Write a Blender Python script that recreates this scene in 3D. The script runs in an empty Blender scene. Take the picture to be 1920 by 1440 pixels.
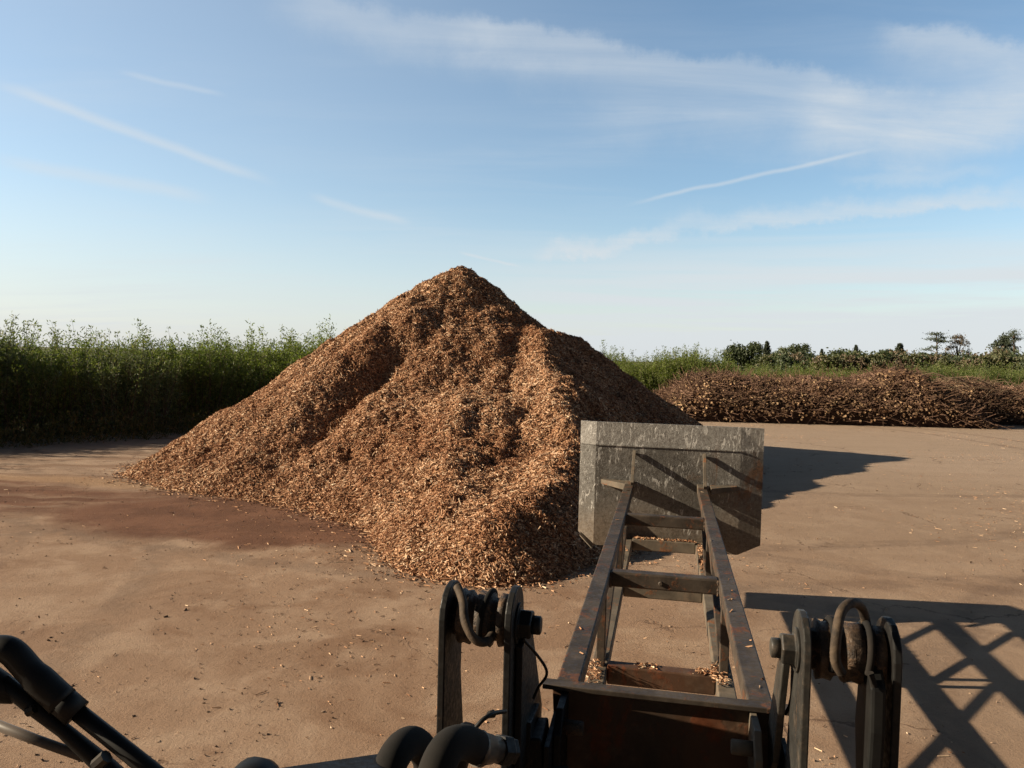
import bpy, bmesh, math, random
import numpy as np
from mathutils import Vector, Matrix
R = math.radians
SC = bpy.context.scene
COL = SC.collection

# ------------------------------------------------------------------ camera
F = 1440.0; PITCH = math.atan(51 / 1440); ROLL = R(1.4); CH = 3.0
fw = np.array([0, math.cos(PITCH), -math.sin(PITCH)]); _r0 = np.array([1., 0, 0]); _u0 = np.cross(_r0, fw)
rt = math.cos(ROLL) * _r0 + math.sin(ROLL) * _u0
up = -math.sin(ROLL) * _r0 + math.cos(ROLL) * _u0
cam = bpy.data.cameras.new('camera'); cam_o = bpy.data.objects.new('camera', cam); COL.objects.link(cam_o)
cam_o.matrix_world = Matrix(((rt[0], up[0], -fw[0], 0), (rt[1], up[1], -fw[1], 0), (rt[2], up[2], -fw[2], CH), (0, 0, 0, 1)))
cam.sensor_width = 36; cam.lens = 27; cam.clip_start = .05; cam.clip_end = 5000
SC.camera = cam_o
SC.view_settings.view_transform = 'Standard'; SC.view_settings.look = 'None'
SC.view_settings.exposure = 1.0; SC.view_settings.gamma = 1.0

def ray(px, py): return fw + rt * (px - 960) / F - up * (py - 720) / F
def at(px, py, Y):                      # survey helper: the world point seen at a photo pixel, at depth Y
    r = ray(px, py); return np.array([0, 0, CH]) + r * (Y / r[1])
def gnd(px, py):
    r = ray(px, py); return np.array([0, 0, CH]) + r * (-CH / r[2])

# ------------------------------------------------------------------ sun and sky
KX, KY = 2.5, 0.02                     # shadow travel per metre of height
ELEV = math.atan(1 / math.hypot(KX, KY)); AZ = math.atan2(-KX, -KY)   # azimuth of the sun from +Y towards +X
sun = bpy.data.lights.new('sun', 'SUN'); sun.energy = 5.0; sun.angle = R(.5); sun.color = (1, .84, .62)
sun_o = bpy.data.objects.new('sun', sun); COL.objects.link(sun_o); sun_o.location = (-60, 0, 40)
sun_o.rotation_euler = Vector((KX, KY, -1)).to_track_quat('-Z', 'Y').to_euler()
W = bpy.data.worlds.new('World'); SC.world = W; W.use_nodes = True
wt = W.node_tree; wn = wt.nodes; wl = wt.links; wn.clear()

class NT:
    """terse node-tree builder"""
    def __init__(s, tree): s.t = tree; s.n = tree.nodes; s.l = tree.links
    def put(s, sock, v):
        if isinstance(v, bpy.types.NodeSocket): s.l.new(v, sock)
        elif v is not None: sock.default_value = v
    def math(s, op, a, b=None, c=None, clamp=False):
        n = s.n.new('ShaderNodeMath'); n.operation = op; n.use_clamp = clamp
        for i, v in enumerate((a, b, c)):
            if v is not None: s.put(n.inputs[i], v)
        return n.outputs[0]
    def vmath(s, op, a, b=None, sc=None):
        n = s.n.new('ShaderNodeVectorMath'); n.operation = op
        s.put(n.inputs[0], a)
        if b is not None: s.put(n.inputs[1], b)
        if sc is not None: s.put(n.inputs['Scale'], sc)
        return n.outputs['Value'] if op in ('DOT_PRODUCT', 'LENGTH', 'DISTANCE') else n.outputs[0]
    def rng(s, v, a, b, c=0., d=1., smooth=True):
        n = s.n.new('ShaderNodeMapRange'); n.interpolation_type = 'SMOOTHSTEP' if smooth else 'LINEAR'
        for k, x in zip(('Value', 'From Min', 'From Max', 'To Min', 'To Max'), (v, a, b, c, d)): s.put(n.inputs[k], x)
        return n.outputs[0]
    def noise(s, vec, scale, detail=4, rough=.55, dist=0., col=False, typ='FBM'):
        n = s.n.new('ShaderNodeTexNoise'); s.put(n.inputs['Vector'], vec)
        n.inputs['Scale'].default_value = scale; n.inputs['Detail'].default_value = detail
        n.inputs['Roughness'].default_value = rough; n.inputs['Distortion'].default_value = dist
        return n.outputs['Color' if col else 'Fac']
    def mapping(s, vec, loc=(0, 0, 0), rot=(0, 0, 0), scale=(1, 1, 1)):
        n = s.n.new('ShaderNodeMapping'); s.put(n.inputs[0], vec)
        n.inputs[1].default_value = loc; n.inputs[2].default_value = rot; n.inputs[3].default_value = scale
        return n.outputs[0]
    def mix(s, f, a, b, typ='MIX'):
        n = s.n.new('ShaderNodeMix'); n.data_type = 'RGBA'; n.blend_type = typ; n.clamp_factor = True
        s.put(n.inputs[0], f)
        for i, v in ((6, a), (7, b)):
            if isinstance(v, tuple) and len(v) == 3: v = (*v, 1)
            s.put(n.inputs[i], v)
        return n.outputs[2]
    def ramp(s, v, stops):
        n = s.n.new('ShaderNodeValToRGB'); s.put(n.inputs[0], v); e = n.color_ramp.elements
        while len(e) < len(stops): e.new(.5)
        for k, (p, c) in zip(e, stops): k.position = p; k.color = (*c, 1) if len(c) == 3 else c
        return n.outputs[0]

g = NT(wt)
sky = wn.new('ShaderNodeTexSky'); sky.sky_type = 'NISHITA'; sky.sun_disc = False
sky.sun_elevation = ELEV; sky.sun_rotation = AZ; sky.air_density = 1.0; sky.dust_density = .6; sky.ozone_density = 2.0
tc = wn.new('ShaderNodeTexCoord'); D = tc.outputs['Generated']
sx = wn.new('ShaderNodeSeparateXYZ'); wl.new(D, sx.inputs[0])
den = g.math('ADD', g.math('MAXIMUM', sx.outputs[2], 0.), .12)
cx = wn.new('ShaderNodeCombineXYZ'); wl.new(g.math('DIVIDE', sx.outputs[0], den), cx.inputs[0]); wl.new(g.math('DIVIDE', sx.outputs[1], den), cx.inputs[1])
P2 = cx.outputs[0]
fib = g.rng(g.noise(g.mapping(P2, rot=(0, 0, R(24)), scale=(.5, 2.2, 1)), 1.6, 9, .62, .5), .35, .75)
soft = g.rng(g.noise(P2, .55, 4, .5, .3), .38, .7)
wob = g.vmath('SCALE', g.vmath('SUBTRACT', g.noise(D, 7, 7, .68, col=True), (.5, .5, .5)), sc=.085)
wob2 = g.vmath('SCALE', g.vmath('SUBTRACT', g.noise(D, 14, 3, .5, col=True), (.5, .5, .5)), sc=.009)
dB = g.vmath('NORMALIZE', g.vmath('ADD', D, wob)); dT = g.vmath('NORMALIZE', g.vmath('ADD', D, wob2))
def band(p, q, w, amp, d, below=None, tex=None):
    """a streak of thin cloud along the great circle through two sky directions"""
    a = ray(*p); b = ray(*q); a = a / np.linalg.norm(a); b = b / np.linalg.norm(b)
    n = np.cross(a, b); n /= np.linalg.norm(n); m = (a + b) / 2; m /= np.linalg.norm(m)
    if n[2] < 0: n = -n
    t = np.cross(m, n); L = abs(np.dot(a - b, t)) / 2
    s = g.vmath('DOT_PRODUCT', d, tuple(n)); wb = w if below is None else below
    f = g.math('MULTIPLY', g.rng(s, w, 0.), g.rng(s, -wb, 0.))
    l = g.math('ABSOLUTE', g.vmath('DOT_PRODUCT', g.vmath('SUBTRACT', d, tuple(m)), tuple(t)))
    f = g.math('MULTIPLY', f, g.rng(l, L * 1.12, L * .6))
    f = g.math('MULTIPLY', f, g.rng(g.vmath('DOT_PRODUCT', d, tuple(m)), .2, .5))
    if tex is not None: f = g.math('MULTIPLY', f, g.math('MULTIPLY_ADD', tex, .6, .55))
    return g.math('MULTIPLY', f, amp)
bands = [
    band((-20, 152), (505, 342), .010, .34, dT, .008),
    band((225, 135), (420, 178), .005, .20, dT),
    band((-20, 298), (400, 374), .012, .26, dT),
    band((580, 368), (770, 420), .008, .26, dT),
    band((1185, 383), (1640, 280), .004, .42, dT),
    band((500, -40), (1000, 92), .022, .30, dB, .06, fib),
    band((850, 55), (1760, 185), .016, .34, dB, .075, fib),
    band((1080, 200), (1750, 250), .05, .22, dB, .06, fib),
    band((1480, 255), (1990, 215), .09, .36, dB, .05, fib),
    band((1650, 300), (2000, 190), .06, .42, dB, .05, fib),
    band((1640, 40), (2000, 125), .014, .36, dB, .045, fib),
    band((1010, 485), (1300, 432), .016, .50, dB, .012, fib),
    band((1250, 432), (2000, 372), .026, .62, dB, .012, fib),
    band((1560, 340), (1900, 322), .012, .2, dB),
    band((860, 472), (975, 500), .003, .3, dT),
]
cl = bands[0]
for b in bands[1:]: cl = g.math('ADD', cl, b)
el = sx.outputs[2]
# low thin cloud sheet towards the horizon on the right, broken in flat layers
lay = g.rng(g.noise(g.mapping(D, scale=(1.2, 1.2, 26)), 1.4, 6, .55, .3), .36, .62)
low = g.math('MULTIPLY', g.rng(el, .20, .06), g.rng(g.vmath('DOT_PRODUCT', D, (.8, .6, 0)), .42, .86))
cl = g.math('ADD', cl, g.math('MULTIPLY', g.math('MULTIPLY', low, lay), .8))
cl = g.math('ADD', cl, g.math('MULTIPLY', g.math('MULTIPLY', soft, fib), .22))
hz = g.rng(el, .22, -.02, 0, .55)                      # whitening of the air low down
left = g.math('MULTIPLY', g.rng(g.vmath('DOT_PRODUCT', D, (-.75, .66, .2)), .45, 1.0), .22)   # glare of the air nearer the sun
cl = g.math('MINIMUM', g.math('ADD', g.math('ADD', cl, hz), left), .93)
hs = wn.new('ShaderNodeHueSaturation'); hs.inputs['Saturation'].default_value = 1.0; hs.inputs['Hue'].default_value = .494; hs.inputs['Value'].default_value = 1.55; wl.new(sky.outputs[0], hs.inputs['Color'])
skyc = g.mix(cl, hs.outputs[0], (6.3, 6.7, 7.0, 1))
# sky darkened overhead and behind the camera, out of view, to weaken fill light
fill_cut = g.math('MULTIPLY', g.rng(el, .46, .72, 1., .16), g.rng(sx.outputs[1], -.35, .2, .18, 1.))
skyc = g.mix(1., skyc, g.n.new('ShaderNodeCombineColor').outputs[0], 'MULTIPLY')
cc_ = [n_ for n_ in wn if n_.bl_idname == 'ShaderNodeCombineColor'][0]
for i_ in range(3): wl.new(fill_cut, cc_.inputs[i_])
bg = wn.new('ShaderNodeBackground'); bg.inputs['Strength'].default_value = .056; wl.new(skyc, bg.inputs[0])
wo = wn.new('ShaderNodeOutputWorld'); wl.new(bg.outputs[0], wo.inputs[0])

# ------------------------------------------------------------------ materials
def new_mat(name):
    m = bpy.data.materials.new(name); m.use_nodes = True
    n = NT(m.node_tree); b = m.node_tree.nodes['Principled BSDF']
    t = m.node_tree.nodes.new('ShaderNodeTexCoord')
    return m, n, b, t.outputs['Object']
def bump(n, b, h, strength=.5, dist=.01):
    k = n.n.new('ShaderNodeBump'); k.inputs['Strength'].default_value = strength; k.inputs['Distance'].default_value = dist
    n.put(k.inputs['Height'], h); n.l.new(k.outputs[0], b.inputs['Normal'])
def simple(name, c1, c2, scale=8, rough=.8, bstr=.3, bdist=.01, metal=0., detail=6, c3=None):
    m, n, b, P = new_mat(name)
    f = n.noise(P, scale, detail, .6)
    st = [(.35, c1), (.65, c2)] + ([(.8, c3)] if c3 else [])
    n.put(b.inputs['Base Color'], n.ramp(f, st)); b.inputs['Roughness'].default_value = rough; b.inputs['Metallic'].default_value = metal; b.inputs['Specular IOR Level'].default_value = .22
    bump(n, b, n.noise(P, scale * 4, 5, .6), bstr, bdist)
    return m
def worn_metal(name, base, dark, rust, rust_amt=.5, rough=.45, scale=3., streak=(1, 1, 1), bdist=.002, dust=.25):
    """old painted steel: patchy paint, rust blooms, dirt and pale scratches"""
    m, n, b, P = new_mat(name)
    big = n.noise(n.mapping(P, scale=streak), scale, 7, .62, .4); fine = n.noise(P, scale * 9, 6, .65)
    c = n.mix(n.rng(big, .38, .62), base, dark)
    rm = n.rng(n.math('ADD', n.noise(n.mapping(P, loc=(3, 1, 7), scale=streak), scale * 1.7, 8, .68, .6), n.math('MULTIPLY_ADD', fine, .2, -.1)), .66 - .22 * rust_amt, .74 - .22 * rust_amt)
    c = n.mix(rm, c, n.ramp(fine, [(.3, tuple(x * .45 for x in rust)), (.6, rust), (.8, tuple(min(1, x * 1.5) for x in rust))]))
    du = n.rng(n.noise(n.mapping(P, loc=(9, 4, 2)), scale * 2.3, 8, .7), .5, .75, 0, dust)
    c = n.mix(du, c, (.22, .155, .105))
    sc = n.rng(n.noise(n.mapping(P, rot=(.3, .5, .4), scale=(3, 40, 10)), 1.5, 4, .5), .72, .8, 0, .5)
    c = n.mix(sc, c, tuple(min(1, x * 2.2 + .04) for x in base))
    n.put(b.inputs['Base Color'], c)
    b.inputs['Metallic'].default_value = .0; b.inputs['Specular IOR Level'].default_value = .28
    n.put(b.inputs['Roughness'], n.rng(fine, .3, .7, rough - .1, rough + .2))
    bump(n, b, n.math('ADD', fine, n.math('MULTIPLY', rm, .6)), .5, bdist)
    return m
M = {}
M['rail'] = worn_metal('old_dark_painted_steel', (.060, .047, .036), (.032, .024, .018), (.12, .05, .024), .52, .55, 5)
M['lower'] = worn_metal('dusty_pale_steel', (.135, .112, .085), (.08, .066, .05), (.19, .085, .04), .45, .7, dust=.6)
M['plate'] = worn_metal('rust_brown_plate', (.075, .038, .022), (.045, .03, .02), (.12, .038, .015), .7, .5, 2.2, (1, 1, .5))
M['link'] = worn_metal('greasy_shaded_steel', (.011, .0105, .010), (.006, .006, .006), (.04, .026, .017), .3, .5, 5, dust=.05)  # greasy steel, darkened further to carry the shade on the linkage
M['linklit'] = worn_metal('scuffed_sunlit_steel', (.055, .052, .045), (.022, .021, .019), (.09, .052, .03), .35, .42, 5, (1, 1, .3), dust=.3)  # same link steel, paler: sunlight painted into the right-hand parts
M['boss'] = worn_metal('greasy_brown_steel', (.085, .055, .035), (.024, .018, .014), (.14, .085, .05), .6, .5, 12, bdist=.012, dust=.35)
M['rubber'] = simple('black_hose_rubber', (.008, .008, .0075), (.017, .014, .012), 6, .95, .3, .003, c3=(.05, .038, .028))
M['hosebrown'] = simple('dusty_hose', (.02, .016, .013), (.085, .06, .04), 18, .75, .6, .004)
M['fitting'] = simple('grey_hose_fitting', (.04, .036, .032), (.14, .12, .10), 20, .4, .2, .001, .5)
M['black'] = simple('matt_black_plastic', (.005, .005, .005), (.010, .010, .0095), 10, .55, .1, .001)
M['greyrod'] = simple('dusty_grey_rod', (.05, .045, .04), (.12, .10, .085), 10, .5, .1, .001)

def bucket_mat():
    m, n, b, P = new_mat('scraped_bucket_steel')
    big = n.noise(P, 1.3, 6, .6, .4); fine = n.noise(P, 22, 8, .7, .4); drip = n.noise(n.mapping(P, scale=(1, 1, .28)), 20, 7, .68, 1.2)
    sp = n.n.new('ShaderNodeSeparateXYZ'); n.l.new(P, sp.inputs[0]); z = sp.outputs[2]
    c = n.mix(n.rng(big, .35, .65), (.15, .142, .13), (.075, .070, .062))
    c = n.mix(n.rng(n.math('ADD', z, n.math('MULTIPLY', big, .9)), 1.2, 1.85), (.15, .118, .088), c)     # clay coloured dirt low down
    c = n.mix(n.rng(z, 1.955, 1.97), c, (.21, .20, .185))                                                # strip welded on top, painted paler for the sky light its lean catches
    c = n.mix(n.rng(n.noise(P, 26, 9, .78, .5), .44, .60, 0, .7), c, n.mix(1., c, (.42, .38, .35, 1), 'MULTIPLY'))
    c = n.mix(n.rng(n.noise(n.mapping(P, loc=(5, 1, 3)), 60, 6, .75), .55, .66, 0, .5), c, (.27, .25, .22))
    fl = n.math('MULTIPLY', n.rng(drip, .55, .59), n.rng(n.math('ADD', n.noise(P, 3.4, 6, .7), n.math('MULTIPLY', z, .14)), .66, .80))
    c = n.mix(n.math('MULTIPLY', fl, .65), c, (.48, .46, .43))
    rs = n.math('MULTIPLY', n.rng(n.noise(n.mapping(P, scale=(1, 1, .35)), 2.6, 8, .7, .5), .56, .66), n.rng(n.vmath('DISTANCE', n.mapping(P), (2.75, 9.0, 1.62)), .65, .2))
    c = n.mix(rs, c, n.mix(n.rng(fine, .4, .6), (.15, .075, .04), (.07, .045, .03)))
    wt_ = n.rng(n.noise(n.mapping(P, loc=(4, 4, 4)), 4, 8, .7), .6, .7, 0, .25)
    c = n.mix(wt_, c, (.19, .11, .06))
    n.put(b.inputs['Base Color'], c); b.inputs['Metallic'].default_value = .0
    n.put(b.inputs['Roughness'], n.rng(n.noise(P, 18, 6, .7), .35, .65, .28, .66))
    zh = n.rng(z, 1.15, 1.6, .25, 1.)
    bump(n, b, n.math('ADD', n.math('MULTIPLY', n.noise(n.mapping(P, scale=(1, 1, .7)), 46, 6, .7, .8), n.math('MULTIPLY', zh, 1.1)), n.math('MULTIPLY', fl, .5)), .6, .010)
    return m
M['bucket'] = bucket_mat()

def chip_mat(name, dull=1., barky=.55):
    m, n, b, P = new_mat(name)
    ge = n.n.new('ShaderNodeNewGeometry'); ri = ge.outputs['Random Per Island']
    c = n.ramp(ri, [(0, (.11, .053, .031)), (.2, (.23, .112, .060)), (.42, (.41, .222, .124)), (.66, (.55, .325, .190)), (.88, (.70, .47, .30)), (1, (.85, .68, .49))])
    reg = n.noise(P, .42, 5, .6, .6)
    c = n.mix(n.rng(reg, .44, .62, .0, barky), c, n.mix(1., c, (.50, .34, .26, 1), 'MULTIPLY'))   # damp, barky patches
    c = n.mix(1., c, (dull, dull, dull, 1), 'MULTIPLY')
    c = n.mix(n.rng(n.noise(P, 60, 3, .6), .3, .7, .0, .35), c, (.10, .05, .028))
    n.put(b.inputs['Base Color'], c); b.inputs['Roughness'].default_value = .85
    b.inputs['Specular IOR Level'].default_value = .1
    return m
M['chip'] = chip_mat('wood_chip_fibre')
M['litter'] = chip_mat('pale_dry_chip', 1.1, .0)
def mound_mat():
    m, n, b, P = new_mat('packed_wood_chips')
    v = n.n.new('ShaderNodeTexVoronoi'); n.l.new(n.mapping(P, scale=(1, 1, 1.4)), v.inputs[0]); v.inputs['Scale'].default_value = 24
    ce = n.n.new('ShaderNodeSeparateColor'); n.l.new(v.outputs['Color'], ce.inputs[0])
    c = n.ramp(ce.outputs[0], [(0, (.08, .038, .021)), (.4, (.18, .085, .045)), (.75, (.32, .165, .088)), (1, (.46, .28, .15))])
    n.put(b.inputs['Base Color'], c); b.inputs['Roughness'].default_value = .95; b.inputs['Specular IOR Level'].default_value = .1
    bump(n, b, v.outputs['Distance'], .9, .03)
    return m
M['mound'] = mound_mat()

def ground_mat():
    m, n, b, P = new_mat('worn_yard_asphalt')
    s = n.n.new('ShaderNodeSeparateXYZ'); n.l.new(P, s.inputs[0]); X, Y = s.outputs[0], s.outputs[1]
    warp = n.vmath('ADD', P, n.vmath('SCALE', n.vmath('SUBTRACT', n.noise(P, .22, 4, .5, col=True), (.5, .5, .5)), sc=3.2))
    big = n.noise(P, .16, 6, .6, .5); mid = n.noise(P, 1.1, 8, .62, .3); fine = n.noise(P, 38, 6, .7); grit = n.noise(P, 150, 3, .7)
    c = n.mix(n.rng(big, .38, .64), (.315, .215, .145), (.255, .165, .108))
    c = n.mix(n.rng(mid, .44, .64, 0, .75), c, (.40, .295, .21))
    c = n.mix(n.rng(n.noise(n.mapping(P, loc=(7, 7, 0)), .55, 7, .65, .8), .5, .68, 0, .7), c, (.18, .10, .058))
    # greyer surface far off, where the yard is swept clean
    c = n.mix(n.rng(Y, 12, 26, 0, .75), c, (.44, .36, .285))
    c = n.mix(n.math('MULTIPLY', n.rng(X, 1, 5), n.rng(big, .3, .6, .25, .6)), c, (.33, .255, .185))
    # tyre sweeps: arcs driven round the heap, broken up by wear
    for ax_, ay_, rad_, wd_, am_ in ((2., 30., 17.5, .30, .5), (2., 30., 19.6, .30, .5), (14., 2., 9.0, .28, .45), (14., 2., 11.1, .28, .45), (-6., -8., 20.5, .3, .5), (-6., -8., 22.6, .3, .45), (9., 34., 16.0, .3, .45), (-20., 6., 14.0, .3, .4), (-20., 6., 16.1, .3, .4)):
        dd = n.math('ABSOLUTE', n.math('SUBTRACT', n.vmath('DISTANCE', n.vmath('ADD', n.vmath('MULTIPLY', P, (1, 1, 0)), n.vmath('SCALE', n.noise(P, .3, 2, .5, col=True), sc=.5)), (ax_, ay_, 0)), rad_))
        tk = n.math('MULTIPLY', n.rng(dd, wd_, wd_ * .4), n.rng(n.noise(P, 2.2, 7, .7), .36, .58, .1, 1))
        c = n.mix(n.math('MULTIPLY', tk, am_), c, (.165, .115, .084))
    # faint wheel sweeps
    sw = n.noise(n.mapping(warp, rot=(0, 0, R(-68)), scale=(.10, 2.0, 1)), 1.0, 5, .6)
    c = n.mix(n.rng(sw, .5, .68, 0, .14), c, (.21, .145, .102))
    sw2 = n.noise(n.mapping(warp, loc=(4, 2, 0), rot=(0, 0, R(6)), scale=(.10, 2.6, 1)), 1.0, 6, .6)
    c = n.mix(n.math('MULTIPLY', n.math('MULTIPLY', n.rng(sw2, .50, .60, 0, .6), n.rng(X, 2.5, -3)), n.rng(Y, 11.5, 14.5)), c, (.185, .112, .072))
    # dark wet bark stain in front of the heap
    def blob(cx_, cy_, rx, ry, rot, e0=1.05, e1=.72):
        q = n.mapping(n.vmath('SUBTRACT', warp, (cx_, cy_, 0)), rot=(0, 0, rot))
        q = n.vmath('MULTIPLY', q, (1 / rx, 1 / ry, 0))
        return n.rng(n.math('ADD', n.vmath('LENGTH', q), n.math('MULTIPLY_ADD', mid, .5, -.25)), e0, e1)
    st = n.math('MAXIMUM', blob(-4.6, 13.7, 4.4, 1.9, R(14)), n.math('MULTIPLY', blob(-12, 15.6, 8.5, 1.9, R(2), 1.2, .4), n.rng(sw2, .38, .55, .35, 1)))
    c = n.mix(n.math('MULTIPLY', st, .93), c, n.mix(n.rng(mid, .4, .6), (.105, .044, .024), (.155, .07, .04)))
    st2 = blob(-9.5, 17.0, 5.5, .5, R(4), 1.2, .3)
    c = n.mix(n.math('MULTIPLY', st2, .6), c, (.40, .27, .16))
    # thin dark cracks
    v = n.n.new('ShaderNodeTexVoronoi'); v.feature = 'DISTANCE_TO_EDGE'; v.inputs['Scale'].default_value = .42
    n.l.new(n.vmath('ADD', P, n.vmath('SCALE', n.noise(P, 2.5, 6, .65, col=True), sc=.55)), v.inputs[0])
    cr = n.math('MULTIPLY', n.rng(v.outputs['Distance'], .010, .002), n.rng(n.noise(P, .5, 2, .5), .52, .62, 0, .75))
    c = n.mix(cr, c, (.10, .06, .04))
    # specks of bark and crumbs
    c = n.mix(n.rng(fine, .56, .68, 0, .6), c, (.13, .08, .05))
    c = n.mix(n.rng(n.noise(n.mapping(P, scale=(1, 2.2, 1)), 55, 2, .5), .72, .78, 0, .75), c, (.50, .37, .22))
    c = n.mix(n.rng(grit, .40, .62, 0, .42), c, (.16, .105, .07))
    c = n.mix(1., c, (.98, .95, .94, 1), 'MULTIPLY')
    n.put(b.inputs['Base Color'], c); b.inputs['Roughness'].default_value = .9; b.inputs['Specular IOR Level'].default_value = .12
    m2 = n.noise(n.mapping(P, loc=(2, 5, 0)), 4.5, 8, .66)
    h = n.math('ADD', n.math('ADD', n.math('MULTIPLY', m2, 1.0), n.math('MULTIPLY', fine, .55)), n.math('ADD', n.math('MULTIPLY', grit, .32), n.math('MULTIPLY', cr, -.4)))
    bump(n, b, h, .55, .03)
    return m
M['ground'] = ground_mat()
M['field'] = simple('rough_field_grass', (.06, .075, .025), (.13, .12, .05), .5, .95, .6, .1)
M['bark'] = simple('grey_brown_bark', (.07, .05, .035), (.14, .105, .075), 5, .95, .6, .02)
M['stick'] = simple('brushwood_bark', (.085, .05, .035), (.20, .12, .082), .8, .9, .4, .01, c3=(.30, .20, .14))
def leaf_mat(name, c1, c2, trans=.35, c3=None):
    m, n, b, P = new_mat(name)
    ge = n.n.new('ShaderNodeNewGeometry')
    st = [(0, c1), (.7, c2)] + ([(1, c3)] if c3 else [])
    c = n.ramp(ge.outputs['Random Per Island'], st)
    n.put(b.inputs['Base Color'], c); b.inputs['Roughness'].default_value = .55; b.inputs['Specular IOR Level'].default_value = .3
    tr = n.n.new('ShaderNodeBsdfTranslucent'); n.put(tr.inputs[0], n.mix(1., c, (1.3, 1.5, .6, 1), 'MULTIPLY'))
    mx = n.n.new('ShaderNodeMixShader'); mx.inputs[0].default_value = trans
    n.l.new(b.outputs[0], mx.inputs[1]); n.l.new(tr.outputs[0], mx.inputs[2])
    n.l.new(mx.outputs[0], n.n['Material Output'].inputs[0])
    return m
M['willow'] = leaf_mat('willow_leaf', (.06, .085, .025), (.13, .16, .05), .4, (.22, .22, .09))
M['willowbr'] = leaf_mat('bright_willow_leaf', (.10, .125, .035), (.17, .20, .06), .4, (.25, .27, .10))
M['willowgrey'] = leaf_mat('grey_green_willow_leaf', (.07, .09, .045), (.15, .175, .09), .3, (.22, .21, .10))
M['weed'] = leaf_mat('weed_leaf', (.05, .055, .018), (.11, .10, .035), .25, (.18, .11, .05))
M['oak'] = leaf_mat('dark_broad_leaf', (.045, .06, .034), (.08, .10, .055), .15)  # far-tree leaf tones from here on are paler, with air haze painted in
M['mid'] = leaf_mat('mid_green_leaf', (.045, .06, .03), (.085, .105, .05), .2)
M['pale'] = leaf_mat('pale_green_leaf', (.08, .095, .045), (.14, .16, .08), .2)
M['conif'] = leaf_mat('conifer_needles', (.035, .046, .033), (.065, .08, .052), .1)
M['pineneedle'] = leaf_mat('pine_needles', (.045, .06, .04), (.075, .095, .06), .1)
M['brownleaf'] = leaf_mat('brown_dry_leaf', (.10, .075, .05), (.19, .145, .10), .2)
M['scrub'] = leaf_mat('scrub_leaf', (.065, .075, .038), (.12, .125, .06), .2, (.13, .10, .06))

# ------------------------------------------------------------------ object helpers
def tag(o, label=None, cat=None, group=None, kind=None):
    if label: o['label'] = label
    if cat: o['category'] = cat
    if group: o['group'] = group
    if kind: o['kind'] = kind
    return o
def empty(name, loc, label, cat, group=None):
    o = bpy.data.objects.new(name, None); COL.objects.link(o); o.location = loc; o.empty_display_size = .3
    return tag(o, label, cat, group)
def link_mesh(name, me, mats, parent=None):
    for m in (mats if isinstance(mats, (list, tuple)) else [mats]): me.materials.append(m)
    o = bpy.data.objects.new(name, me); COL.objects.link(o)
    if parent is not None:
        o.parent = parent; o.location = -Vector(parent.location)      # parts are modelled in world coordinates
    return o
def np_mesh(name, V, nper, Fidx, mi=None, smooth=False):
    """V (n,3); Fidx flat loop indices; nper list of polygon sizes"""
    me = bpy.data.meshes.new(name); V = np.ascontiguousarray(V, np.float32)
    me.vertices.add(len(V)); me.vertices.foreach_set('co', V.ravel())
    nper = np.asarray(nper, np.int32); Fidx = np.asarray(Fidx, np.int32)
    me.loops.add(len(Fidx)); me.loops.foreach_set('vertex_index', Fidx)
    me.polygons.add(len(nper)); me.polygons.foreach_set('loop_start', np.concatenate([[0], np.cumsum(nper)[:-1]]).astype(np.int32))
    me.polygons.foreach_set('loop_total', nper)
    if mi is not None: me.polygons.foreach_set('material_index', np.asarray(mi, np.int32))
    me.polygons.foreach_set('use_smooth', np.full(len(nper), smooth))
    me.update(calc_edges=True); return me
def frames(a, b):
    """unit frame from long axes a and rough side vectors b"""
    a = a / np.linalg.norm(a, axis=1, keepdims=True)
    c = np.cross(a, b); c /= np.linalg.norm(c, axis=1, keepdims=True) + 1e-9
    return a, np.cross(c, a), c
def chips_geo(C, A, B, L, Wd, T):
    """triangular-section splinters: centres C, long axis A, side B -> V, nper, idx"""
    a, b, c = frames(A, B); n = len(C); L, Wd, T = (x[:, None] for x in (L, Wd, T))
    V = np.stack([C - a * L / 2 - b * Wd * .42, C - a * L / 2 + b * Wd * .5, C - a * L * .42 + c * T, C + a * L / 2 - b * Wd * .5, C + a * L * .44 + b * Wd * .38, C + a * L * .5 + c * T * .8], 1).reshape(-1, 3)
    f = np.array([0, 3, 4, 1, 1, 4, 5, 2, 2, 5, 3, 0, 0, 1, 2, 3, 5, 4]); npf = np.array([4, 4, 4, 3, 3])
    idx = (f[None] + 6 * np.arange(n)[:, None]).ravel()
    return V, np.tile(npf, n), idx
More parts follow.
